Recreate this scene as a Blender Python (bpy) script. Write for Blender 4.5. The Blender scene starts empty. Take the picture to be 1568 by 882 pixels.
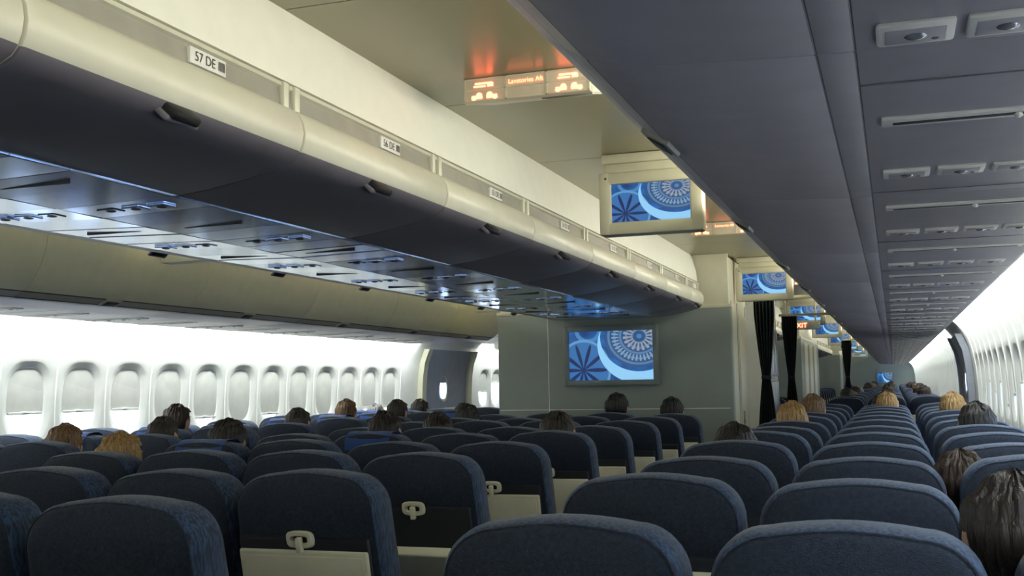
import bpy, bmesh, math, random
from mathutils import Vector, Matrix
random.seed(7)
CZ=1.4
YB,YF=-8.0,45.0
MIR=-4.64
scn=bpy.context.scene
scn.view_settings.view_transform='Standard'

# ------------------------------------------------------------ materials
def mat(name,col,rough=.6,metal=0,var=.08,scale=12,bump=0,bscale=200,spec=.5,emit=None,estr=0,sheen=0,stretch=None):
    m=bpy.data.materials.new(name); m.use_nodes=True
    nt=m.node_tree; b=nt.nodes['Principled BSDF']
    b.inputs['Roughness'].default_value=rough
    b.inputs['Metallic'].default_value=metal
    b.inputs['Specular IOR Level'].default_value=spec
    if sheen: b.inputs['Sheen Weight'].default_value=sheen
    tc=nt.nodes.new('ShaderNodeTexCoord')
    src=tc.outputs['Object']
    if stretch:
        mp=nt.nodes.new('ShaderNodeMapping'); mp.inputs['Scale'].default_value=stretch
        nt.links.new(src,mp.inputs['Vector']); src=mp.outputs['Vector']
    n=nt.nodes.new('ShaderNodeTexNoise'); n.inputs['Scale'].default_value=scale; n.inputs['Detail'].default_value=3
    nt.links.new(src,n.inputs['Vector'])
    r=nt.nodes.new('ShaderNodeValToRGB')
    r.color_ramp.elements[0].position=.3; r.color_ramp.elements[1].position=.7
    r.color_ramp.elements[0].color=(*[c*(1-var) for c in col],1)
    r.color_ramp.elements[1].color=(*[min(1,c*(1+var)) for c in col],1)
    nt.links.new(n.outputs['Fac'],r.inputs['Fac']); nt.links.new(r.outputs['Color'],b.inputs['Base Color'])
    if bump:
        n2=nt.nodes.new('ShaderNodeTexNoise'); n2.inputs['Scale'].default_value=bscale
        nt.links.new(src,n2.inputs['Vector'])
        bp=nt.nodes.new('ShaderNodeBump'); bp.inputs['Strength'].default_value=bump; bp.inputs['Distance'].default_value=.004
        nt.links.new(n2.outputs['Fac'],bp.inputs['Height']); nt.links.new(bp.outputs['Normal'],b.inputs['Normal'])
    if emit:
        b.inputs['Emission Color'].default_value=(*emit,1); b.inputs['Emission Strength'].default_value=estr
    return m

M={}
M['ceil']=mat('ceiling_panel',(.265,.25,.15),.30,var=.04,scale=2)
M['valance']=mat('valance_white',(.86,.86,.77),.5,var=.02)
M['cream']=mat('cream_plastic',(.60,.58,.44),.35,var=.03)
M['bin']=mat('bin_shell',(.68,.67,.55),.36,var=.03)
M['binL']=mat('bin_shell_outboard',(.68,.66,.50),.42,var=.03)
M['bindark']=mat('bin_door_grey_shaded',(.18,.165,.195),.42,var=.05)  # door grey darkened further: underside shade of the centre bins painted in
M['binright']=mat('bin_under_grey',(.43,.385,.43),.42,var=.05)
M['strip']=mat('label_strip',(.33,.32,.27),.45)
M['psu']=mat('psu_gloss',(.50,.60,.82),.13,metal=.9,var=.12,scale=30)
M['psud']=mat('psu_plain',(.43,.39,.43),.35,var=.05)
M['psuframe']=mat('psu_frame',(.80,.76,.70),.35)
M['black']=mat('dark_gap',(.012,.012,.014),.5)
M['seam']=mat('panel_seam',(.15,.14,.155),.6)
M['lens']=mat('lamp_lens',(.35,.35,.38),.15,metal=.6)
M['white']=mat('label_white',(.75,.75,.7),.5,var=.02)
M['wall']=mat('sidewall_white',(.86,.86,.81),.5,var=.02)
M['shade']=mat('window_shade',(.66,.66,.61),.6,var=.05)
M['pane']=mat('window_daylight',(.8,.9,1),.5,emit=(.55,.72,1),estr=5.5)
M['floor']=mat('carpet',(.05,.055,.09),.95,var=.3,scale=60,bump=.4)
M['seatb']=mat('seat_fabric_back',(.013,.022,.043),.85,var=.35,scale=110,bump=.5,bscale=350,sheen=.06)
def fabric():
    m=bpy.data.materials.new('seat_fabric_weave'); m.use_nodes=True; nt=m.node_tree; b=nt.nodes['Principled BSDF']
    b.inputs['Roughness'].default_value=.8; b.inputs['Sheen Weight'].default_value=.10
    tc=nt.nodes.new('ShaderNodeTexCoord')
    mp=nt.nodes.new('ShaderNodeMapping'); mp.inputs['Scale'].default_value=(1,1,.25); mp.inputs['Rotation'].default_value=(.5,.3,0)
    nt.links.new(tc.outputs['Object'],mp.inputs['Vector'])
    n=nt.nodes.new('ShaderNodeTexNoise'); n.inputs['Scale'].default_value=130; n.inputs['Detail'].default_value=2
    nt.links.new(mp.outputs['Vector'],n.inputs['Vector'])
    r=nt.nodes.new('ShaderNodeValToRGB'); r.color_ramp.elements[0].position=.42; r.color_ramp.elements[1].position=.60
    r.color_ramp.elements[0].color=(.010,.022,.055,1); r.color_ramp.elements[1].color=(.036,.078,.170,1)
    nt.links.new(n.outputs['Fac'],r.inputs['Fac']); nt.links.new(r.outputs['Color'],b.inputs['Base Color'])
    return m
M['seats']=fabric()
M['seatp']=mat('seat_shell_plastic',(.014,.017,.024),.5)
M['tray']=mat('tray_cream',(.92,.89,.70),.45,var=.03)
M['arm']=mat('armrest_dark',(.04,.045,.06),.5)
M['metal']=mat('seat_leg_metal',(.4,.4,.42),.35,metal=.9)
M['cover']=mat('headrest_cover_blue',(.015,.06,.24),.8,sheen=.1)
M['part']=mat('partition_grey',(.24,.28,.265),.45,var=.04,scale=3)
M['frameg']=mat('screen_frame_grey',(.20,.24,.24),.4)
M['curtain']=mat('curtain_black',(.015,.022,.022),.9,var=.2)
M['doorg']=mat('door_grey',(.32,.34,.40),.5)
M['red']=mat('sign_red_lit',(.9,.3,.2),.5,emit=(1,.17,.08),estr=7)
M['ink']=mat('ink_dark',(.05,.05,.05),.6)
M['signp']=mat('sign_panel_pale',(.45,.43,.33),.4,emit=(.9,.6,.4),estr=.12)
M['skin']=mat('skin',(.55,.33,.24),.55)
M['eye']=mat('eye_white',(.8,.8,.8),.3)
M['lip']=mat('lips',(.45,.18,.15),.5)

def screen_mat():
    m=bpy.data.materials.new('screen_picture'); m.use_nodes=True; nt=m.node_tree
    b=nt.nodes['Principled BSDF']; L=nt.links
    def mt(op,a,c=None,d=None):
        n=nt.nodes.new('ShaderNodeMath'); n.operation=op
        for i,x in enumerate((a,c,d)):
            if x is None: continue
            if isinstance(x,(int,float)): n.inputs[i].default_value=x
            else: L.new(x,n.inputs[i])
        return n.outputs[0]
    uv=nt.nodes.new('ShaderNodeUVMap'); sp=nt.nodes.new('ShaderNodeSeparateXYZ'); L.new(uv.outputs[0],sp.inputs[0])
    x=mt('MULTIPLY',sp.outputs[0],1.5); y=sp.outputs[1]
    def dist(cx,cy,sy=1.0):
        dx=mt('SUBTRACT',x,cx); dy=mt('MULTIPLY',mt('SUBTRACT',y,cy),sy)
        return mt('SQRT',mt('ADD',mt('MULTIPLY',dx,dx),mt('MULTIPLY',dy,dy))),mt('ARCTAN2',dy,dx)
    def band(d,a,c): return mt('MULTIPLY',mt('GREATER_THAN',d,a),mt('LESS_THAN',d,c))
    d1,t1=dist(1.25,.86)
    d2,t2=dist(.27,.22,.8)
    d3,t3=dist(.36,1.0)
    star=mt('LESS_THAN',d2,mt('ADD',.04,mt('MULTIPLY',.38,mt('POWER',mt('ABSOLUTE',mt('COSINE',mt('MULTIPLY',t2,5.0))),3.0))))
    disc=mt('LESS_THAN',d2,.46)
    rim=band(d2,.44,.48)
    rings=mt('GREATER_THAN',mt('SINE',mt('MULTIPLY',d1,62)),.3)
    ticks=mt('GREATER_THAN',mt('SINE',mt('MULTIPLY',t1,40)),.2)
    dial=mt('LESS_THAN',d1,.60)
    sw=mt('ADD',.68,mt('MULTIPLY',.22,mt('SUBTRACT',1.0,y)))
    swoosh=mt('MULTIPLY',mt('GREATER_THAN',d1,.68),mt('LESS_THAN',d1,sw))
    arc2=band(d3,.17,.24)
    def mix(f,a,c):
        n=nt.nodes.new('ShaderNodeMixRGB')
        L.new(f,n.inputs[0])
        for i,v in ((1,a),(2,c)):
            if isinstance(v,tuple): n.inputs[i].default_value=(*v,1)
            else: L.new(v,n.inputs[i])
        return n.outputs[0]
    nz=nt.nodes.new('ShaderNodeTexNoise'); nz.inputs['Scale'].default_value=4; L.new(uv.outputs[0],nz.inputs['Vector'])
    fac=mt('MULTIPLY_ADD',nz.outputs['Fac'],3.0,-1.0)
    fc=nt.nodes.new('ShaderNodeClamp'); L.new(fac,fc.inputs[0])
    c=mix(fc.outputs[0],(.002,.03,.16),(.012,.14,.48))
    c=mix(arc2,c,(.06,.24,.52))
    c=mix(disc,c,(.03,.16,.44)); c=mix(rim,c,(.12,.34,.60)); c=mix(star,c,(.003,.02,.11))
    c=mix(swoosh,c,(.30,.66,1.0))
    c=mix(dial,c,(.02,.09,.24))
    c=mix(mt('MULTIPLY',dial,rings),c,(.10,.22,.42))
    c=mix(mt('MULTIPLY',band(d1,.36,.48),ticks),c,(.25,.38,.52))
    c=mix(mt('MULTIPLY',band(d1,.12,.28),mt('GREATER_THAN',mt('SINE',mt('MULTIPLY',t1,18)),0)),c,(.34,.36,.40))
    b.inputs['Base Color'].default_value=(.02,.02,.03,1); b.inputs['Roughness'].default_value=.3
    L.new(c,b.inputs['Emission Color']); b.inputs['Emission Strength'].default_value=.9
    return m
M['screen']=screen_mat()

# ------------------------------------------------------------ mesh builder
class MB:
    def __init__(s): s.v=[];s.f=[];s.m=[];s.mats=[];s.uv={}
    def mi(s,k):
        if k not in s.mats: s.mats.append(k)
        return s.mats.index(k)
    def add(s,vs,fs,k):
        o=len(s.v); s.v+= [tuple(v) for v in vs]
        if isinstance(k,str): k=[k]*len(fs)
        for f,kk in zip(fs,k):
            s.f.append(tuple(i+o for i in f)); s.m.append(s.mi(kk))
    def box(s,x0,x1,y0,y1,z0,z1,k,bev=0,seg=2,rot=None,piv=None):
        bm=bmesh.new(); bmesh.ops.create_cube(bm,size=1)
        bmesh.ops.scale(bm,vec=(x1-x0,y1-y0,z1-z0),verts=bm.verts)
        if bev: bmesh.ops.bevel(bm,geom=list(bm.edges),offset=bev,segments=seg,affect='EDGES',profile=.5)
        c=Vector(((x0+x1)/2,(y0+y1)/2,(z0+z1)/2))
        if rot is not None:
            p=Vector(piv) if piv else c
            vs=[p+rot@(v.co+c-p) for v in bm.verts]
        else: vs=[v.co+c for v in bm.verts]
        bm.verts.index_update()
        s.add(vs,[[v.index for v in f.verts] for f in bm.faces],k); bm.free()
    def sphere(s,c,r,k,seg=16,ring=10):
        vs=[];fs=[]
        if isinstance(r,(int,float)): r=(r,r,r)
        for i in range(ring+1):
            p=math.pi*i/ring
            for j in range(seg):
                t=2*math.pi*j/seg
                vs.append((c[0]+r[0]*math.sin(p)*math.cos(t),c[1]+r[1]*math.sin(p)*math.sin(t),c[2]+r[2]*math.cos(p)))
        for i in range(ring):
            for j in range(seg):
                fs.append((i*seg+j,(i+1)*seg+j,(i+1)*seg+(j+1)%seg,i*seg+(j+1)%seg))
        s.add(vs,fs,k)
    def extr(s,prof,y0,y1,ks,closed=True,cap=True,inset=.0,mirror=False):
        n=len(prof)
        P=[((MIR-x) if mirror else x,z) for x,z in prof]
        cx=sum(p[0] for p in P)/n; cz=sum(p[1] for p in P)/n
        if inset:
            def ins(p,q):
                d=Vector((cx-p[0],cz-p[1])); l=d.length or 1; d=d/l*q; return (p[0]+d.x,p[1]+d.y)
            PI=[ins(p,inset) for p in P]; PJ=[ins(p,inset*.3) for p in P]
            rings=[(y0,PI),(y0+inset*.3,PJ),(y0+inset,P),(y1-inset,P),(y1-inset*.3,PJ),(y1,PI)]
        else: rings=[(y0,P),(y1,P)]
        vs=[(p[0],y,p[1]) for y,R in rings for p in R]
        fs=[];kk=[]
        m=n if closed else n-1
        for r in range(len(rings)-1):
            for i in range(m):
                j=(i+1)%n
                fs.append((r*n+i,r*n+j,(r+1)*n+j,(r+1)*n+i)); kk.append(ks if isinstance(ks,str) else ks[i])
        if cap and closed:
            k0=ks if isinstance(ks,str) else ks[-1]
            fs.append(tuple(range(n))); kk.append(k0)
            fs.append(tuple((len(rings)-1)*n+i for i in range(n))); kk.append(k0)
        s.add(vs,fs,kk)
    def mesh(s,name,smooth=True,ang=35,fixn=True):
        me=bpy.data.meshes.new(name); me.from_pydata(s.v,[],s.f)
        for k in s.mats: me.materials.append(M[k])
        for p,i in zip(me.polygons,s.m): p.material_index=i
        if fixn:
            bm=bmesh.new(); bm.from_mesh(me); bmesh.ops.recalc_face_normals(bm,faces=bm.faces); bm.to_mesh(me); bm.free()
        if smooth:
            me.shade_smooth(); me.set_sharp_from_angle(angle=math.radians(ang))
        me.update(); return me
    def obj(s,name,parent=None,**k):
        return place(s.mesh(name,**k),name,parent=parent)
def place(me,name,loc=(0,0,0),parent=None,rz=0):
    o=bpy.data.objects.new(name,me); o.location=loc; o.rotation_euler=(0,0,rz)
    scn.collection.objects.link(o)
    if parent: o.parent=parent
    return o
def text(s,size,mtx,k,parent,name,ext=0):
    c=bpy.data.curves.new(name,'FONT'); c.body=s; c.size=size; c.align_x='CENTER'; c.align_y='CENTER'; c.extrude=ext
    c.materials.append(M[k])
    o=bpy.data.objects.new(name,c); scn.collection.objects.link(o)
    if parent: o.parent=parent
    o.matrix_local=mtx
    return o
def frame(loc,xa,ya,za):
    m=Matrix.Identity(4)
    for i,a in enumerate((xa,ya,za)):
        for j in range(3): m[j][i]=a[j]
    for j in range(3): m[j][3]=loc[j]
    return m

# ------------------------------------------------------------ floor, ceiling, end walls
def Z(z): return z+CZ
b=MB(); b.box(MIR-.75,.75,YB,YF,-.06,0,'floor'); b.obj('floor')
b=MB()
def ceilspan(xa,xb):
    y=3.98-1.22*9
    while y<YF:
        y1=min(y+1.22,YF)
        b.box(xa,xb,y+.003,y1-.003,Z(1.10),Z(1.115),'ceil')
        y=y1
    b.box(xa-.05,xb+.05,YB,YF,Z(1.13),Z(1.16),'black')
ceilspan(-1.66,-.56); ceilspan(MIR+.56,MIR+1.66)
b.box(-3.2,-1.6,YB,YF,Z(1.16),Z(1.2),'ceil')
b.obj('ceiling')
b=MB(); b.box(MIR-.85,.85,YB-.06,YB,0,Z(1.2),'cream'); b.obj('wall_back')
b=MB(); b.box(MIR-.85,.85,YF,YF+.06,0,Z(1.2),'part'); b.obj('wall_front')

def soffit(mirror,name):
    b=MB()
    b.extr([(-.56,Z(1.12)),(-.50,Z(1.10)),(-.44,Z(1.02)),(-.42,Z(.90)),(-.58,Z(.87)),(-.60,Z(.885)),(-.60,Z(.86)),(-.40,Z(.84)),(-.38,Z(1.13))],YB,YF,'valance',mirror=mirror)
    b.obj(name)
soffit(False,'trim_1'); soffit(True,'trim_2')

# ------------------------------------------------------------ outboard bins
OB=[(-.60,.845),(-.625,.83),(-.632,.80),(-.622,.74),(-.600,.69),(-.572,.64),(-.538,.59),(-.505,.56),(-.482,.542),(-.476,.536),(-.445,.518),(-.440,.514),(-.38,.500),(-.30,.492),(-.20,.486),(-.09,.482),(-.088,.483),(-.086,.482),(-.034,.481),(-.032,.482),(-.030,.481),(.50,.478),(.53,.50),(.535,.60),(.50,.845)]
OL=[(-.60,.845),(-.625,.83),(-.632,.80),(-.622,.73),(-.600,.67),(-.572,.61),(-.538,.565),(-.505,.535),(-.482,.518),(-.476,.513),(-.425,.490),(-.420,.486),(-.37,.482),(-.30,.480),(-.20,.479),(-.09,.4785),(-.088,.480),(-.086,.4785),(-.034,.4785),(-.032,.480),(-.030,.4785),(.50,.478),(.53,.50),(.535,.60),(.50,.845)]
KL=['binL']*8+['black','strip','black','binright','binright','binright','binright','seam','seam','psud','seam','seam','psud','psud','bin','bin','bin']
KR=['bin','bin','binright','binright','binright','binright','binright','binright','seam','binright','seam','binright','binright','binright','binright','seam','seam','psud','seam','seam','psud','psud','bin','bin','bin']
def outbin(L,mirror):
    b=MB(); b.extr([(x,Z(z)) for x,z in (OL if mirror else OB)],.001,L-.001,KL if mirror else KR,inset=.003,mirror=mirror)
    X=(lambda x:MIR-x) if mirror else (lambda x:x)
    for c in (L*.5,):
        a=math.radians(-32 if not mirror else 27)
        R=Matrix.Rotation(-a,3,'Y')
        xm=X(-.462 if not mirror else -.452); zo=0 if not mirror else -.025
        b.box(xm-.034,xm+.034,c-.07,c+.07,Z(.519+zo),Z(.532+zo),'strip',bev=.004,rot=R)
        b.box(xm-.022,xm+.022,c-.05,c+.05,Z(.515+zo),Z(.528+zo),'black',bev=.003,rot=R)
    return b.mesh('overhead_bin_outboard')
ob_r=outbin(1.40,False); ob_l=outbin(1.40,True)
y=4.48-1.4*8
while y<YF-1.4:
    if y>YB:
        place(ob_r,'overhead_bin',(0,y,0))
        if not (11.0<y<14.0): place(ob_l,'overhead_bin',(0,y,0))
    y+=1.4

# ------------------------------------------------------------ centre bins
CX=-2.32
half=[(.60,.865),(.745,.85),(.762,.842),(.765,.83),(.755,.826),(.762,.772),(.780,.768),(.796,.752),(.808,.73),(.813,.70),(.809,.672),(.800,.65),(.785,.633),(.755,.618),(.70,.602),(.62,.586),(.50,.566),(.405,.556)]
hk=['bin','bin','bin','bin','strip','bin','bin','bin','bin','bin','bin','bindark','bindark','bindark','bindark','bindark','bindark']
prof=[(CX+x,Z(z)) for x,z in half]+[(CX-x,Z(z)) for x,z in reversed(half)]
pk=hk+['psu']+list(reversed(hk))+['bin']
L=1.04
def cbin(L):
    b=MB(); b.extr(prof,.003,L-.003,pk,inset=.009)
    for sgn in (1,-1):
        R=Matrix.Rotation(sgn*math.radians(42),3,'Y')
        xc=CX+sgn*.783
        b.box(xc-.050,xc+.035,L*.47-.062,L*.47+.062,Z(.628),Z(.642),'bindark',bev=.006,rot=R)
        xc=CX+sgn*.792
        b.box(xc-.036,xc+.040,L*.47-.050,L*.47+.050,Z(.626),Z(.650),'black',bev=.008,rot=R)
        b.box(CX+sgn*.762-.006,CX+sgn*.762+.006,L*.55,L*.55+.15,Z(.780),Z(.820),'white',bev=.001)
        for e in (.030,L-.030):
            b.box(CX+sgn*.762-.010,CX+sgn*.762+.010,e-.014,e+.014,Z(.77),Z(.842),'bin',bev=.004)
    return b.mesh('overhead_bin_centre')
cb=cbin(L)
y=1.62-L*8
n=65
def blabel(o,n):
    text('%d DE'%n,.034,frame((CX+.7695,L*.55+.06,Z(.799)),(0,1,0),(0,0,1),(1,0,0)),'ink',o,'bin_label')
    for i in range(5): 
        text('I',.034,frame((CX+.7695,L*.55+.118+.006*i,Z(.799)),(0,1,0),(0,0,1),(1,0,0)),'ink',o,'bin_label_bar')
while y+L<9.3:
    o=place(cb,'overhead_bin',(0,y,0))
    if n<63: blabel(o,n)
    n-=1
    y+=L
cb2=cbin(9.47-y); place(cb2,'overhead_bin',(0,y,0))
y2=14.4
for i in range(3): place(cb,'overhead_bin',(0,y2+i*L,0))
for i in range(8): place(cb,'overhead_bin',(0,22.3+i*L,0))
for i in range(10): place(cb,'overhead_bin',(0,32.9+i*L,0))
def valance(y0,y1,name):
    b=MB()
    for sg in (1,-1):
        pts=[(CX+sg*.68,Z(1.12)),(CX+sg*.705,Z(1.06)),(CX+sg*.735,Z(.95)),(CX+sg*.742,Z(.86)),(CX+sg*.60,Z(.86)),(CX+sg*.60,Z(1.12))]
        b.extr(pts,y0,y1,'valance')
    b.obj(name)
valance(YB,9.58,'trim_3'); valance(14.3,17.6,'trim_4'); valance(22.2,30.9,'trim_5'); valance(32.6,44.2,'trim_7')

# ------------------------------------------------------------ service panels
def lampmod(b,xs,y,z,fr='psuframe'):
    for x in xs:
        b.box(x-.052,x+.052,y-.045,y+.045,z-.006,z+.004,fr,bev=.005)
        b.box(x-.040,x+.040,y-.032,y+.032,z-.0072,z+.002,'psud',bev=.001)
        b.sphere((x,y,z-.006),(.016,.016,.006),'lens',10,6)
        b.sphere((x+.026,y+.018,z-.007),(.006,.006,.002),'seam',8,4)
def slotmod(b,x0,x1,y,z,fr='psuframe'):
    b.box(x0,x1,y-.03,y+.03,z-.005,z+.004,fr,bev=.004)
    b.box(x0+.02,x1-.02,y-.008,y+.008,z-.0062,z+.002,'black')
    b.sphere(((x0+x1)*.5,y,z-.008),(.008,.012,.006),fr,8,5)
def psu_out(mirror):
    X=(lambda x:MIR-x) if mirror else (lambda x:x)
    b=MB(); y=1.60-.56*16; k=0
    while y<YF-1:
        if y>YB+.1 and not(mirror and 11.4<y<14.2):
            if k%2==0: lampmod(b,[X(.05+.118*i) for i in range(4)],y,Z(.478))
            else:
                a,c=sorted((X(.0),X(.47))); slotmod(b,a,c,y,Z(.478))
            xa,xb=sorted((X(-.03),X(.50)))
            if k%2==0: b.box(xa,xb,y+.277,y+.279,Z(.4776),Z(.48),'seam')
        y+=.56;k+=1
    return b
psu_out(False).obj('passenger_service_panel'); psu_out(True).obj('passenger_service_panel')
for (ya,yb) in ((YB,9.4),(14.5,17.4),(22.4,30.4),(33.0,43)):
    b=MB()
    y=ya+.1;k=0
    while y<yb-.3:
        for sg in (1,-1):
            xa,xb=sorted((CX+sg*.003,CX+sg*.396))
            R=Matrix.Rotation(math.radians(random.uniform(-.9,.9)),3,'X')@Matrix.Rotation(math.radians(-1.5*sg),3,'Y')
            b.box(xa,xb,y,y+.200,Z(.546),Z(.556),'psu',bev=.0015,seg=1,rot=R)
            R2=Matrix.Rotation(math.radians(random.uniform(-.9,.9)),3,'X')@Matrix.Rotation(math.radians(-1.5*sg),3,'Y')
            b.box(xa,xb,y+.202,y+.402,Z(.546),Z(.556),'psu',bev=.0015,seg=1,rot=R2)
            xm=(xa+xb)/2
            if k%2==0:
                for dx in (-.09,0,.09):
                    b.box(xm+dx-.032,xm+dx+.032,y+.07,y+.13,Z(.541),Z(.55),'psu',bev=.003,seg=1,rot=R); b.sphere((xm+dx,y+.10,Z(.541)),(.016,.016,.004),'lens',10,6)
            else:
                b.box(xm-.11,xm+.11,y+.09,y+.098,Z(.5425),Z(.55),'black')
        y+=.405;k+=1
    b.obj('passenger_service_panel')

# ------------------------------------------------------------ side walls with window openings
WP=[(0,.70),(.3,.735),(.8,.775),(1.05,.785),(1.3,.783),(1.5,.772),(1.68,.745),(1.78,.712),(1.86,.672),(1.93,.62),(1.99,.55)]
def wx(z):
    for (z0,x0),(z1,x1) in zip(WP,WP[1:]):
        if z<=z1: return x0+(x1-x0)*(z-z0)/(z1-z0)
    return WP[-1][1]
ZC=1.345; PIT=.508; HT=.315; ZL,ZH=ZC-HT,ZC+HT
def sup(t,a,c,n=3.2):
    ct,st=math.cos(t),math.sin(t)
    return a*math.copysign(abs(ct)**(2/n),ct),c*math.copysign(abs(st)**(2/n),st)
def build_wall(mirror):
    X=(lambda x:MIR-x) if mirror else (lambda x:x)
    b=MB()
    def strip(z0,z1,y0,y1,k='wall'):
        zs=[z0]+[z for z,_ in WP if z0<z<z1]+[z1]
        vs=[(X(wx(z)),yy,z) for z in zs for yy in (y0,y1)]
        b.add(vs,[(2*i,2*i+1,2*i+3,2*i+2) for i in range(len(zs)-1)],k)
    strip(0,ZL,YB,YF); strip(ZH,1.99,YB,YF)
    wins=[]
    y=5.90-PIT*26-PIT/2
    strip(ZL,ZH,YB,y)
    while y<YF-PIT:
        if 11.9<y<14.0 or (y<11.9<y+PIT) :
            strip(ZL,ZH,y,y+PIT); y+=PIT; continue
        yc=y+PIT/2; N=48
        rings=[]
        r0=[]
        for i in range(N):
            t=2*math.pi*i/N+1e-6
            ct,st=math.cos(t),math.sin(t)
            k=min((PIT/2)/max(abs(ct),1e-9),HT/max(abs(st),1e-9))
            r0.append((ct*k,st*k,0))
        for cxn in (1,-1):
            for czn in (1,-1):
                j=min(range(N),key=lambda i:(r0[i][0]-cxn*PIT/2)**2+(r0[i][1]-czn*HT)**2)
                r0[j]=(cxn*PIT/2,czn*HT,0)
        rings.append(r0)
        for a,c,d in ((.218,.270,0),(.210,.262,.003),(.178,.232,.015),(.168,.222,.020),(.162,.216,.034)):
            rings.append([(*sup(2*math.pi*i/N+1e-6,a,c,2.9),d) for i in range(N)])
        vs=[]
        for R in rings:
            for (dy,dz,d) in R:
                zz=ZC+dz; vs.append((X(wx(zz)+d),yc+dy,zz))
        fs=[(r*N+i,r*N+(i+1)%N,(r+1)*N+(i+1)%N,(r+1)*N+i) for r in range(len(rings)-1) for i in range(N)]
        b.add(vs,fs,'wall')
        wins.append(yc)
        y+=PIT
    strip(ZL,ZH,y,YF)
    for yc in wins:
        zz=[.75,1.05,1.3,1.5,1.68,1.78,1.86,1.93]
        vs=[]
        for z in zz:
            for dx,dy in ((0,-.009),(-.008,-.004),(-.008,.004),(0,.009)):
                vs.append((X(wx(z)+dx),yc+PIT/2+dy,z))
        b.add(vs,[(4*i+j,4*i+j+1,4*i+j+5,4*i+j+4) for i in range(len(zz)-1) for j in range(3)],'wall')
    b.obj('wall_left' if mirror else 'wall_right',ang=50,fixn=False)
    return wins
wl=build_wall(True); wr=build_wall(False)
winmesh={}
def winm(mirror,frac):
    key=(mirror,frac)
    if key in winmesh: return winmesh[key]
    X=(lambda x:MIR-x) if mirror else (lambda x:x)
    b=MB(); N=40
    def plate(d,zmin,k):
        vs=[]
        for i in range(N):
            dy,dz=sup(2*math.pi*i/N,.166,.220,2.9); zz=ZC+max(dz,zmin); vs.append((X(wx(zz)+d),dy,zz))
        b.add(vs,[tuple(range(N))],k)
    plate(.034,-1,'pane')
    if frac>0:
        zm=.214-.428*frac
        plate(.025,zm,'shade')
        zz=ZC+zm
        if frac<1:
            x=sorted((X(wx(zz)+.015),X(wx(zz)+.030)))
            b.box(x[0],x[1],-.15,.15,zz-.003,zz+.014,'shade',bev=.003)
            b.box(x[0]-.002,x[1]+.002,-.03,.03,zz+.006,zz+.018,'wall',bev=.002)
    m=b.mesh('window',smooth=False,fixn=False); winmesh[key]=m; return m
c=1
for yc in wl:
    if yc<7.1: f=.70
    elif yc<12: f=random.choice([1.0,1.0,.92])
    else: f=random.choice([.6,.3,.8])
    place(winm(True,f),'window_%d'%c,(0,yc,0)); c+=1
for yc in wr:
    place(winm(False,random.choice([.5,.7,.9])),'window_%d'%c,(0,yc,0)); c+=1

def cabdoor(mirror,name):
    X=(lambda x:MIR-x) if mirror else (lambda x:x)
    b=MB(); y0,y1=12.35,13.75
    def pl(ya,yb,z0,z1,d,k):
        zs=[z0+(z1-z0)*i/12 for i in range(13)]
        pts=[(X(wx(z)-d),z) for z in zs]+[(X(wx(z)-.001),z) for z in reversed(zs)]
        b.extr(pts,ya,yb,k,inset=.01)
    fk='doorg' if not mirror else 'cream'
    pl(y0-.12,y0,.01,1.84,.07,fk); pl(y1,y1+.12,.01,1.84,.07,fk)
    pl(y0+.01,y1-.01,.02,1.84,.035,'doorg'); pl(y0+.10,y1-.10,.35,.95,.11,'doorg')
    N=24; vs=[]
    for s_,dd in ((1.25,.048),(1.0,.040)):
        for i in range(N):
            dy,dz=sup(2*math.pi*i/N,.105*s_,.13*s_,2.4); vs.append((X(wx(1.36)-dd),12.95+dy,1.36+dz))
    b.add(vs,[(i,(i+1)%N,N+(i+1)%N,N+i) for i in range(N)],'cream')
    b.add(vs[N:],[tuple(range(N))],'pane')
    xh=sorted((X(wx(1.1)-.12),X(wx(1.1)-.05)))
    b.box(xh[0],xh[1],13.35,13.39,1.08,1.12,'metal',bev=.01); b.box(xh[0],xh[0]+.03,12.95,13.39,1.08,1.12,'cream',bev=.01)
    b.obj(name)
cabdoor(True,'door_1'); cabdoor(False,'door_2')
b=MB(); b.extr([(MIR+.53-.0,Z(.62)),(MIR+.3,Z(.60)),(MIR-.55,Z(.56)),(MIR-.58,Z(.60)),(MIR+.53,Z(.83))],12.93,13.98,'cream'); b.obj('trim_6')

# ------------------------------------------------------------ partition & service blocks
def block(name,x0,x1,y0,y1,ztop,k='part',upper='cream'):
    b=MB()
    b.box(x0,x1,y0,y1,0,ztop,k,bev=.02)
    b.box(x0+.02,x1-.02,y0+.02,y1-.02,ztop,Z(1.10),upper,bev=.005)
    b.box(x0-.004,x1+.004,y0-.006,y1,ztop-.012,ztop+.022,upper,bev=.004)
    return b
b=block('wall_partition',-3.44,-1.30,9.60,9.70,2.04)
b.box(-2.955,-2.949,9.596,9.605,0,2.03,'valance'); b.box(-3.42,-1.33,9.596,9.605,1.16,1.166,'valance')
b.box(-3.42,-1.33,9.596,9.605,.55,.556,'frameg')
b.obj('wall_partition')
def qscreen(b,x0,x1,y,z0,z1):
    o=len(b.v); b.v+=[(x0,y,z0),(x1,y,z0),(x1,y,z1),(x0,y,z1)]; b.f.append((o,o+1,o+2,o+3)); b.m.append(b.mi('screen'))
def add_uv(me):
    uv=me.uv_layers.new(name='UVMap'); si=[i for i,m in enumerate(me.materials) if m==M['screen']][0]
    for p in me.polygons:
        if p.material_index==si:
            xs=[me.vertices[v].co.x for v in p.vertices]; zs=[me.vertices[v].co.z for v in p.vertices]
            for li in p.loop_indices:
                co=me.vertices[me.loops[li].vertex_index].co
                uv.data[li].uv=((co.x-min(xs))/(max(xs)-min(xs)),(co.z-min(zs))/(max(zs)-min(zs)))
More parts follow.
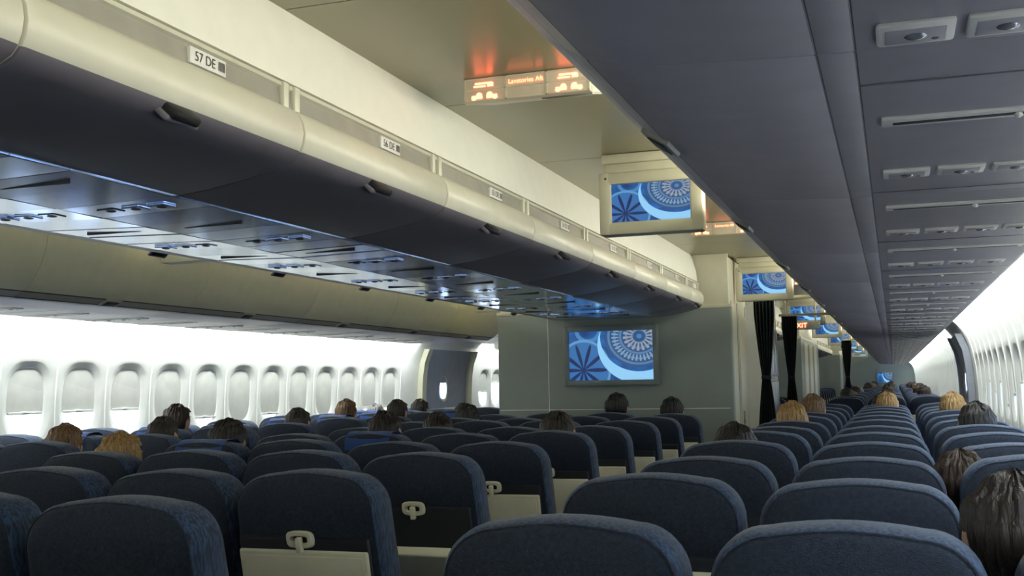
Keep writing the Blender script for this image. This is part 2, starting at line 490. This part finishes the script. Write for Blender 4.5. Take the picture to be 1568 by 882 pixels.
def bezel(b,x0,x1,z0,z1,yf,yb,w,k,wb=None):
    wb=wb or w
    b.box(x0,x0+w,yf,yb,z0,z1,k,bev=.012); b.box(x1-w,x1,yf,yb,z0,z1,k,bev=.012)
    b.box(x0+.005,x1-.005,yf+.0005,yb,z1-w,z1-.0,k,bev=.012); b.box(x0+.005,x1-.005,yf+.0005,yb,z0,z0+wb,k,bev=.012)
def pscreen(x0,x1,z0,z1,yw,w):
    b=MB(); bezel(b,x0,x1,z0,z1,yw-.07,yw-.001,w,'frameg'); qscreen(b,x0+w*.8,x1-w*.8,yw-.047,z0+w*.8,z1-w*.8)
    b.box(x0+w*.7,x1-w*.7,yw-.04,yw-.002,z0+w*.7,z1-w*.7,'black')
    me=b.mesh('wall_screen'); add_uv(me); place(me,'projection_screen')
pscreen(-2.79,-1.93,1.372,1.905,9.595,.05)
pscreen(-.62,-.02,1.18,1.62,45.0,.03)

b=MB(); b.box(-3.40,-1.33,9.72,10.85,0,Z(1.09),'cream',bev=.02)
for yy in (9.80,10.2,10.75): b.box(-1.335,-1.326,yy,yy+.008,.05,2.1,'frameg')
b.box(-1.34,-1.315,10.28,10.68,.08,2.0,'cream',bev=.01); b.box(-1.316,-1.30,10.33,10.36,1.0,1.12,'metal',bev=.005)
b.obj('lavatory_unit')
b=MB(); b.box(-3.36,-1.34,12.6,13.9,0,Z(1.09),'valance',bev=.02)
for i in range(4):
    for j in range(3): b.box(-1.35,-1.328,12.66+.31*i,12.94+.31*i,.2+.62*j,.76+.62*j,'metal',bev=.01)
b.obj('galley_unit')
b=block('x',-3.40,-1.34,17.75,21.9,2.04)
for yy in (18.3,19.4,20.5): b.box(-1.345,-1.330,yy,yy+.7,.05,1.98,'cream',bev=.005)
b.obj('lavatory_unit')
b=block('x',-3.40,-1.34,31.0,32.5,2.04); b.obj('lavatory_unit')

def curtain(x0,x1,y,name='curtain',ztop=2.18,tie=True):
    b=MB(); nx,nz=60,40; vs=[];xm=(x0+x1)/2
    for j in range(nz+1):
        z=.12+(ztop-.12)*j/nz
        w=1.0
        if tie: w=.38+.62*min(1,abs(z-1.42)/.62)**.8
        for i in range(nx+1):
            u=i/nx
            x=x0+(x1-x0)*(.5+(u-.5)*w)
            vs.append((x,y+.035*math.sin(u*math.pi*12)*(.5+.5*w),z))
    fs=[(j*(nx+1)+i,j*(nx+1)+i+1,(j+1)*(nx+1)+i+1,(j+1)*(nx+1)+i) for j in range(nz) for i in range(nx)]
    b.add(vs,fs,'curtain')
    if tie: b.box(xm-(x1-x0)*.22,xm+(x1-x0)*.22,y-.045,y+.045,1.40,1.44,'curtain',bev=.01)
    b.box(x0-.03,-.70,y-.012,y+.012,ztop,ztop+.03,'cream',bev=.004)
    b.obj(name,ang=80)
curtain(-1.27,-1.07,11.0); curtain(-1.29,-1.10,14.1); curtain(-1.0,-.80,24.0)

# ------------------------------------------------------------ hanging monitors
b=MB()
bezel(b,-.25,.25,2.105,2.41,-.05,.05,.06,'cream',.062)
b.box(-.245,.245,-.02,.075,2.11,2.405,'cream',bev=.03,seg=3)
qscreen(b,-.192,.192,-.034,2.165,2.352)
b.box(-.195,.195,-.03,.0,2.16,2.36,'black')
b.box(-.225,.185,-.035,.10,2.405,2.455,'cream',bev=.012); b.box(-.235,.20,-.05,.12,2.452,2.499,'cream',bev=.008)
b.sphere((-.215,-.05,2.38),(.006,.004,.006),'ink',8,5)
mon=b.mesh('hanging_monitor'); add_uv(mon)
for i in range(8):
    y=5.19+4.9*i
    place(mon,'hanging_monitor',(-1.06,y,0)); place(mon,'hanging_monitor',(MIR+1.06,y,0))

# ------------------------------------------------------------ illuminated ceiling signs
def sign(x0,y):
    b=MB(); W=.47; H=.088; zt=Z(1.099)
    b.extr([(x0,zt),(x0,zt-H),(x0+W,zt-H),(x0+W,zt)],y,y+.03,'signp',inset=.004)
    vs=[(x0,y+.02,zt-H),(x0+W,y+.02,zt-H),(x0+W,y+.34,zt-.012),(x0,y+.34,zt-.012),(x0,y+.02,zt),(x0+W,y+.02,zt),(x0+W,y+.34,zt),(x0,y+.34,zt)]
    b.add(vs,[(0,1,2,3),(0,4,5,1),(3,2,6,7),(0,3,7,4),(1,5,6,2)],'cream')
    R=Matrix.Rotation(math.atan2(H-.012,.32),3,'X')
    b.box(x0+W*.58,x0+W*.98,y+.06,y+.20,zt-.068,zt-.056,'strip',bev=.003,rot=R)
    for t in (0,.335,.665,1):
        xx=x0+.004+t*(W-.008); b.box(xx-.003,xx+.003,y-.004,y+.004,zt-H+.002,zt-.002,'cream')
    for zz in (zt-H+.002,zt-.006,zt-H*.52): b.box(x0+.003,x0+W-.003,y-.004,y+.004,zz,zz+.004,'cream')
    for t in (.165,.835):
        xc=x0+W*t
        b.box(xc-.035,xc+.03,y-.003,y+.002,zt-.024,zt-.018,'red'); b.box(xc+.012,xc+.034,y-.003,y+.002,zt-.034,zt-.020,'red',bev=.001)
        b.box(xc-.04,xc+.005,y-.003,y+.002,zt-.034,zt-.029,'red')
        for sx in (-1,1):
            b.box(xc+sx*.028-.02,xc+sx*.028+.02,y-.003,y+.002,zt-.076,zt-.064,'red',bev=.001)
            b.sphere((xc+sx*.020,y-.001,zt-.062),(.011,.003,.009),'red',10,6)
            b.sphere((xc+sx*.040,y-.001,zt-.073),(.010,.003,.008),'red',10,6)
    o=b.obj('illuminated_sign')
    text('Lavatories Aft',.023,frame((x0+W*.5,y-.004,zt-.026),(1,0,0),(0,0,1),(0,-1,0)),'red',o,'sign_text')
sign(-1.42,3.65); sign(MIR+.95,3.65)
for yy in (7.69,12.2,16.6,21,26): sign(-1.30,yy); sign(MIR+.83,yy)
b=MB(); b.box(-1.34,-.86,14.55,14.63,2.03,2.13,'white',bev=.01); b.box(-1.3,-1.28,14.57,14.61,2.13,2.499,'cream'); b.box(-.92,-.9,14.57,14.61,2.13,2.499,'cream')
o=b.obj('exit_sign'); text('EXIT',.085,frame((-1.10,14.545,2.08),(1,0,0),(0,0,1),(0,-1,0)),'red',o,'sign_text')

# ------------------------------------------------------------ seats
def seatmesh(lean,open_tray=None,cover=False,top=1.155):
    b=MB(); hy=.176
    def yy(z): return hy-(z-.45)*lean+1.6*max(0,z-(top-.15))**2
    hw,r=.240,.100
    out=[]
    for z in (.40,.55,.70,.85,.97): out.append((hw-.012*(abs(z-.85)/.45),z))
    zc=top-r-.012
    for i in range(11):
        t=math.pi/2*i/10
        out.append((hw-.006-r+r*math.cos(t),zc+r*math.sin(t)))
    for i in range(1,4): out.append(((hw-r)*(1-i/3.6),top-.012+.012*math.sin(i/3.6*math.pi/2)))
    N=len(out)
    full=out+[(-x,z) for x,z in reversed(out)]
    n2=len(full)
    rings=[(0.0,.034),(.003,.020),(.010,.010),(.026,.003),(.060,0),(.115,.0),(.140,.008),(.155,.030)]
    vs=[]
    for t,ins in rings:
        for x,z in full:
            sx=(abs(x)-ins)/abs(x) if abs(x)>ins*1.5 else 0.33
            zz=z-ins*.75 if z>.9 else z
            vs.append((x*sx,yy(zz)+t,zz))
    fs=[];ks=[]
    for r_ in range(len(rings)-1):
        for i in range(n2-1):
            fs.append((r_*n2+i,r_*n2+i+1,(r_+1)*n2+i+1,(r_+1)*n2+i)); ks.append('seatb' if r_<2 else 'seats')
    for base in (0,(len(rings)-1)*n2):
        for i in range(N-1):
            fs.append((base+i,base+i+1,base+n2-2-i,base+n2-1-i)); ks.append('seatb' if base==0 else 'seats')
    b.add(vs,fs,ks)
    pv=[];pf=[]
    ins=.011
    for (x,z) in full[2:-2]:
        zz=z-ins*.75 if z>.9 else z; xx=x*((abs(x)-ins)/abs(x) if abs(x)>ins*1.5 else .33)
        for a in range(6):
            t=2*math.pi*a/6; pv.append((xx+.003*math.cos(t),yy(zz)+.009+.003*math.sin(t),zz+.003*math.cos(t)))
    for i in range(n2-5):
        for a in range(6): pf.append((i*6+a,i*6+(a+1)%6,(i+1)*6+(a+1)%6,(i+1)*6+a))
    b.add(pv,pf,'seatb')
    R=Matrix.Rotation(math.atan(lean),3,'X')
    def rear(z): return yy(z)
    ym=rear(.77)
    b.box(-.215,.215,ym-.014,ym+.01,.53,.972,'seatp',bev=.012,rot=R)
    if not open_tray:
        b.box(-.212,.212,ym-.034,ym-.016,.655,.93,'tray',bev=.007,seg=3,rot=R)
        b.box(-.198,.198,ym-.037,ym-.032,.67,.912,'tray',bev=.002,rot=R)
    else:
        b.box(-.205,.205,-.02+ym-.03,ym-.012,.655,.93,'tray',bev=.007,seg=3,rot=Matrix.Rotation(math.radians(open_tray),3,'X'),piv=(0,ym-.02,.66))
    zl=.958; yl=rear(zl)-.030; n=20; lv=[]
    for (a,c,d) in ((.044,.026,.012),(.044,.026,0),(.040,.022,-.005),(.030,.013,-.005),(.026,.010,.0),(.026,.010,.012)):
        for i in range(n):
            dx,dz=sup(2*math.pi*i/n,a,c,3.4); lv.append((dx,yl+d-dz*lean,zl+dz))
    b.add(lv,[(r_*n+i,r_*n+(i+1)%n,(r_+1)*n+(i+1)%n,(r_+1)*n+i) for r_ in range(5) for i in range(n)],'tray')
    b.box(-.009,.009,yl-.010,yl+.008,.920,.966,'tray',bev=.003,rot=R)
    b.box(-.19,.19,rear(.54)-.05,rear(.54)+.0,.42,.63,'seatb',bev=.02,rot=R)
    b.box(-.225,.225,.27,.72,.36,.475,'seats',bev=.035,seg=3)
    b.box(-.22,.22,.22,.70,.31,.37,'seatp',bev=.01)
    for sx in (-1,1):
        xa=sx*.25
        b.box(xa-.024,xa+.024,.20,.60,.60,.645,'arm',bev=.015,seg=3)
        b.box(xa-.016,xa+.016,.22,.33,.38,.61,'arm',bev=.008)
        b.box(xa*.8-.015,xa*.8+.015,.30,.34,0,.32,'metal',bev=.005); b.box(xa*.8-.015,xa*.8+.015,.60,.64,0,.32,'metal',bev=.005)
        b.box(xa*.8-.02,xa*.8+.02,.26,.68,0,.025,'metal')
    b.box(-.22,.22,.30,.335,.28,.32,'metal'); b.box(-.22,.22,.60,.635,.28,.32,'metal')
    if cover:
        path=[]
        for z in (top-.09,top-.06,top-.035): path.append((yy(z)-.004,z))
        path+= [(yy(top)+.012,top-.012),(yy(top)+.04,top+.003),(yy(top)+.07,top+.006),(yy(top)+.12,top+.005),(yy(top)+.148,top-.008),(yy(top)+.160,top-.03),(yy(top-.1)+.160,top-.10),(yy(top-.2)+.159,top-.20)]
        cv=[]
        for (py,pz) in path:
            for i in range(9):
                u=i/8*2-1; cv.append((u*.13,py,pz+.001*math.sin(u*9)))
        b.add(cv,[(j*9+i,j*9+i+1,(j+1)*9+i+1,(j+1)*9+i) for j in range(len(path)-1) for i in range(8)],'cover')
    return b.mesh('passenger_seat',ang=40)
S=[seatmesh(.25),seatmesh(.25,top=1.162),seatmesh(.30),seatmesh(.22,top=1.15)]
SC=seatmesh(.25,cover=True); SO=seatmesh(.25,open_tray=48)
colR=[-.605,-.095,.41]; colC=[-1.665,-2.165,-2.66,-3.145]; colL=[-4.12,-4.62,-5.11]
for k in range(-10,52):
    yR=1.95+.81*k; yC=2.07+.81*k
    for j,x in enumerate(colR):
        if yR<11.3 or 14.3<yR<43.5:
            m=S[0] if k in(0,) else random.choice(S)
            place(m,'passenger_seat',(x,yR,-.008 if k==0 else 0))
    for j,x in enumerate(colC):
        if yC<8.7 or 14.6<yC<16.7 or 22.3<yC<30 or 33.4<yC<43.5:
            m=S[0] if k<3 and j==0 else random.choice(S)
            if (k==2 and j==0): m=SO
            if (k==4 and j==2) or (k==3 and j==3): m=SC
            place(m,'passenger_seat',(x-(.045 if k==0 else 0),yC,0))
    for j,x in enumerate(colL):
        if yC<11.2 or 14.6<yC<43.5:
            m=random.choice(S)
            if random.random()<.25 and k>2: m=SC
            place(m,'passenger_seat',(x,yC,0))

# ------------------------------------------------------------ passengers
def body_geo():
    V=[];E=[];Rr=[]
    def p(co,r,par=None):
        V.append(co); Rr.append(r)
        if par is not None: E.append((par,len(V)-1))
        return len(V)-1
    pel=p((0,.46,.55),.14)
    sp=p((0,.41,.72),.125,pel); ch=p((0,.345,.86),.13,sp); nb=p((0,.305,.955),.072,ch); nk=p((0,.285,1.01),.052,nb); p((0,.28,1.06),.05,nk)
    for s in (-1,1):
        sh=p((s*.155,.325,.90),.066,ch); el=p((s*.205,.38,.69),.045,sh); wr=p((s*.15,.58,.665),.028,el); pm=p((s*.125,.645,.655),.030,wr)
        for q,(dx,l) in enumerate(((-.024,.06),(-.008,.07),(.009,.066),(.025,.052))):
            f1=p((s*.125+dx,.68,.655),.010,pm); f2=p((s*.125+dx,.68+l*.55,.652),.009,f1); p((s*.125+dx,.68+l,.635),.008,f2)
        t1=p((s*.125-s*.034,.66,.652),.011,pm); p((s*.125-s*.045,.695,.645),.009,t1)
        hp=p((s*.09,.50,.54),.085,pel); kn=p((s*.12,.88,.54),.062,hp); an=p((s*.12,.92,.12),.042,kn); p((s*.125,1.04,.05),.035,an)
    me=bpy.data.meshes.new('bodyskel'); me.from_pydata(V,E,[])
    o=bpy.data.objects.new('bodyskel',me); scn.collection.objects.link(o)
    o.modifiers.new('s','SKIN')
    lay=me.skin_vertices[0] if me.skin_vertices else None
    if lay is None:
        bpy.context.view_layer.objects.active=o
        bpy.ops.mesh.customdata_skin_add(); lay=me.skin_vertices[0]
    for i,r in enumerate(Rr): lay.data[i].radius=(r,r*.85 if r>.12 else r); lay.data[i].use_root=(i==0)
    ss=o.modifiers.new('sub','SUBSURF'); ss.levels=1; ss.render_levels=1
    dg=bpy.context.evaluated_depsgraph_get(); ev=o.evaluated_get(dg); m2=ev.to_mesh()
    vs=[tuple(v.co) for v in m2.vertices]; fs=[tuple(f.vertices) for f in m2.polygons]
    ev.to_mesh_clear(); bpy.data.objects.remove(o)
    return vs,fs
BV,BF=body_geo()
def person(hairk,shirtk,trk,long_hair,seed=1):
    b=MB(); ks=[]
    for f in BF:
        c=[sum(BV[i][a] for i in f)/len(f) for a in range(3)]
        if c[2]>.975 or (c[1]>.575 and .625<c[2]<.72 and .05<abs(c[0])<.20): ks.append('skin')
        elif c[2]<.10: ks.append('ink')
        elif c[2]<.60: ks.append(trk)
        else: ks.append(shirtk)
    b.add(BV,BF,ks)
    hc=Vector((0,.275,1.120)); seg,ring=36,26
    def headpt(d,grow=0):
        x,y,z=d
        e=.86
        q=Vector([math.copysign(abs(c_)**e,c_) for c_ in d]); q=Vector(d).lerp(q.normalized()*1.03,.6) if q.length else Vector(d)
        rz=.100 if z>0 else .118
        px,py,pz=q.x*(.077+grow),q.y*(.097+grow),q.z*(rz+grow)
        if z<-.1:
            k=1-.35*((-z-.1)/.9)**1.3; px*=k
            if y<0: py*=1-.45*(-z-.1)
        else: px*=1+.05*math.sin(min(1,z+.1)*math.pi)
        if y<-.2 and z>-.3: py*=1.03
        return Vector((px,py,pz))
    vs=[];fs=[]
    for i in range(ring+1):
        p_=math.pi*i/ring
        for j in range(seg):
            t=2*math.pi*j/seg; d=(math.sin(p_)*math.cos(t),math.sin(p_)*math.sin(t),math.cos(p_)); vs.append(hc+headpt(d))
    for i in range(ring):
        for j in range(seg): fs.append((i*seg+j,(i+1)*seg+j,(i+1)*seg+(j+1)%seg,i*seg+(j+1)%seg))
    b.add(vs,fs,'skin')
    nv=[(-.008,.092,.018),(.008,.092,.018),(-.016,.086,-.026),(.016,.086,-.026),(0,.120,-.022),(0,.100,.02),(0,.090,-.034)]
    b.add([hc+Vector(v) for v in nv],[(0,5,4,2),(5,1,3,4),(2,4,6),(4,3,6)],'skin')
    for s in (-1,1):
        b.sphere(hc+Vector((s*.030,.083,.010)),(.012,.010,.008),'eye',10,6)
        b.sphere(hc+Vector((s*.030,.0915,.010)),(.005,.003,.005),'ink',8,5)
        b.box(hc.x+s*.030-.015,hc.x+s*.030+.015,hc.y+.086,hc.y+.094,hc.z+.026,hc.z+.031,hairk,bev=.002)
        b.sphere(hc+Vector((s*.084,-.005,-.008)),(.011,.020,.032),'skin',10,8)
        b.sphere(hc+Vector((s*.090,-.001,-.006)),(.006,.012,.020),'skin',8,6)
    b.sphere(hc+Vector((0,.086,-.055)),(.024,.008,.007),'lip',12,6)
    rnd=random.Random(seed); ph=[rnd.uniform(0,6.28) for _ in range(4)]
    S2,R2=96,30; hv=[];hf=[]
    for i in range(R2+1):
        p_=math.pi*i/R2
        for j in range(S2):
            t=2*math.pi*j/S2; d=(math.sin(p_)*math.cos(t),math.sin(p_)*math.sin(t),math.cos(p_))
            g=.010+.0022*math.sin(t*23+ph[0]+3*p_)+.0018*math.sin(t*37+ph[1]-5*p_)+.003*math.sin(t*5+ph[2]+2*p_)+.002*rnd.random()
            if d[2]>.3: g+=.004*math.sin(p_*9+ph[3]+t*2)
            if d[2]>.6 and abs(d[0]-.15)<.05: g-=.005
            q=headpt(d,g+.001)
            if long_hair and d[2]<-.05 and d[1]<.45:
                kk=-d[2]-.05
                q.x=math.copysign(max(abs(q.x),min(.082,abs(d[0])*.11)),d[0]) ; q.z-=.09*kk; q.y=min(q.y,.03)-.012*kk
            hv.append(hc+q)
    for i in range(R2):
        for j in range(S2):
            t=2*math.pi*(j+.5)/S2; p_=math.pi*(i+.5)/R2
            yv=math.sin(p_)*math.sin(t); zv=math.cos(p_); jag=.06*math.sin(j*2.7+seed)
            if zv>.52+jag*.5 or (yv<.2 and zv>-.05+jag) or (yv<-.15 and zv>-.60+jag) or (long_hair and yv<.15 and zv>-.93):
                hf.append((i*S2+j,(i+1)*S2+j,(i+1)*S2+(j+1)%S2,i*S2+(j+1)%S2))
    b.add(hv,hf,hairk)
    return b.mesh('passenger',ang=60)
for nme,c in (('hair_black',(.010,.008,.008)),('hair_brown',(.035,.020,.013)),('hair_dark',(.018,.012,.009)),('hair_blond',(.33,.20,.075)),('hair_sand',(.16,.09,.04)),('hair_grey',(.25,.24,.23))):
    M[nme]=mat(nme,c,.5,var=.55,scale=9,bump=.9,bscale=14,stretch=(16,16,1.6))
for nme,c in (('shirt_blue',(.05,.15,.45)),('shirt_white',(.6,.6,.6)),('shirt_red',(.35,.05,.05)),('shirt_dark',(.03,.035,.04)),('shirt_olive',(.15,.16,.09)),('trouser_dark',(.03,.03,.045)),('trouser_tan',(.3,.24,.16))):
    M[nme]=mat(nme,c,.85,bump=.3)
PV={'black':person('hair_black','shirt_dark','trouser_dark',False,1),'brown':person('hair_brown','shirt_blue','trouser_dark',True,2),
    'dark':person('hair_dark','shirt_white','trouser_tan',False,3),'blond':person('hair_blond','shirt_white','trouser_dark',True,4),
    'sand':person('hair_sand','shirt_olive','trouser_tan',False,5),'grey':person('hair_grey','shirt_blue','trouser_dark',False,6),'blonds':person('hair_blond','shirt_blue','trouser_tan',False,7),'brownr':person('hair_brown','shirt_red','trouser_dark',False,8)}
occ=set()
def sit(kind,x,y0,dx=0,dz=0,rz=None):
    if rz is None: rz=random.uniform(-.12,.12)
    occ.add((round(x,2),round(y0,2))); place(PV[kind],'passenger',(x+dx,y0,dz),rz=rz)
def yc(k): return 2.07+.81*k
def yr(k): return 1.95+.81*k
cR,cC,cL=colR,colC,colL
sit('sand',cL[0],yc(3),dz=.0); sit('blonds',cC[3],yc(2),dz=-.01); sit('dark',cL[0],yc(4),dz=.01); sit('brownr',cL[1],yc(5),dz=.07)
sit('black',cC[3],yc(3),dz=.02); sit('dark',cL[0],yc(6),dz=.02); sit('sand',cL[1],yc(8),dz=.06); sit('dark',cC[2],yc(4),dz=.03)
sit('dark',cL[0],yc(8),dz=.05); sit('dark',cC[2],yc(5),dz=.0); sit('black',cC[3],yc(7),dz=.02); sit('dark',cC[0],yc(4),dz=.02); sit('black',cC[1],yc(8),dz=.08)
sit('black',cC[0],yc(8),dz=.04); sit('black',cR[0],yr(3),dz=-.01); sit('blond',cR[0],yr(6),dx=.03,dz=.03); sit('sand',cR[0],yr(8),dz=.05); sit('blonds',cR[1],yr(10),dz=.04)
sit('brownr',cR[2],yr(2),dx=-.14,dz=-.07,rz=.3); sit('dark',cR[2],yr(0),dx=-.17,dz=-.01,rz=.15); sit('black',cR[2],yr(5),dz=.03); sit('blonds',cR[2],yr(8),dz=.05)
kinds=['black','brown','dark','dark','sand','grey','blonds','brownr','black']
for k in range(10,52):
    for x in colR:
        if (yr(k)<11.3 or yr(k)>14.3) and yr(k)<43 and random.random()<.42 and (round(x,2),round(yr(k),2)) not in occ: sit(random.choice(kinds),x,yr(k),dz=random.uniform(-.02,.06))
    for x in colL:
        if (yc(k)<11.2 or 14.6<yc(k)<24) and random.random()<.35: sit(random.choice(kinds),x,yc(k),dz=random.uniform(-.02,.04))

# ------------------------------------------------------------ lamps
def strip_light(name,x,z,y0,y1,d,w,wpm,col):
    l=bpy.data.lights.new(name,'AREA'); l.shape='RECTANGLE'; l.size=w; l.size_y=y1-y0; l.energy=wpm*(y1-y0); l.color=col
    o=bpy.data.objects.new(name,l); scn.collection.objects.link(o)
    zl=Vector((-d[0],0,-d[1])).normalized(); yl=Vector((0,1,0)); xl=yl.cross(zl)
    o.matrix_world=frame((x,(y0+y1)/2,z),xl,yl,zl)
warm=(1,.96,.82); cool=(.90,.97,.95)
for y0,y1,k in ((YB+.1,-1.5,2.4),(-1.5,5,1),(5,12,1),(14,24,.8),(24,44.5,.8)):  # first stretch: unseen lamps behind the camera, boosted as fill for aft-facing surfaces
    strip_light('ceiling_cove_lamp',-.47,Z(.935),y0,y1,(-.85,.5),.05,4.8*k,warm)
    strip_light('ceiling_cove_lamp',MIR+.47,Z(.935),y0,y1,(.85,.5),.05,4.8*k,warm)
    strip_light('window_cove_lamp',.575,Z(.545),y0,y1,(.5,-.85),.035,6*k,cool)
    strip_light('window_cove_lamp',MIR-.575,Z(.545),y0,y1,(-.5,-.85),.035,9.5*k,cool)

w=bpy.data.worlds.new('World'); scn.world=w; w.use_nodes=True
w.node_tree.nodes['Background'].inputs[0].default_value=(.6,.75,1,1); w.node_tree.nodes['Background'].inputs[1].default_value=1

# ------------------------------------------------------------ camera
cam=bpy.data.cameras.new('camera'); cam.sensor_width=36; cam.lens=36*1780/1650; cam.clip_start=.02
co=bpy.data.objects.new('camera',cam); scn.collection.objects.link(co); scn.camera=co
Yc=Vector((615,-144,-1780)).normalized()
r=.018; Zc=Vector((-r,1,-(r*615+144)/1780)).normalized(); Xc=Yc.cross(Zc)
Rm=Matrix((Xc,Yc,Zc))
co.matrix_world=Matrix.Translation((0,0,CZ))@Rm.to_4x4()
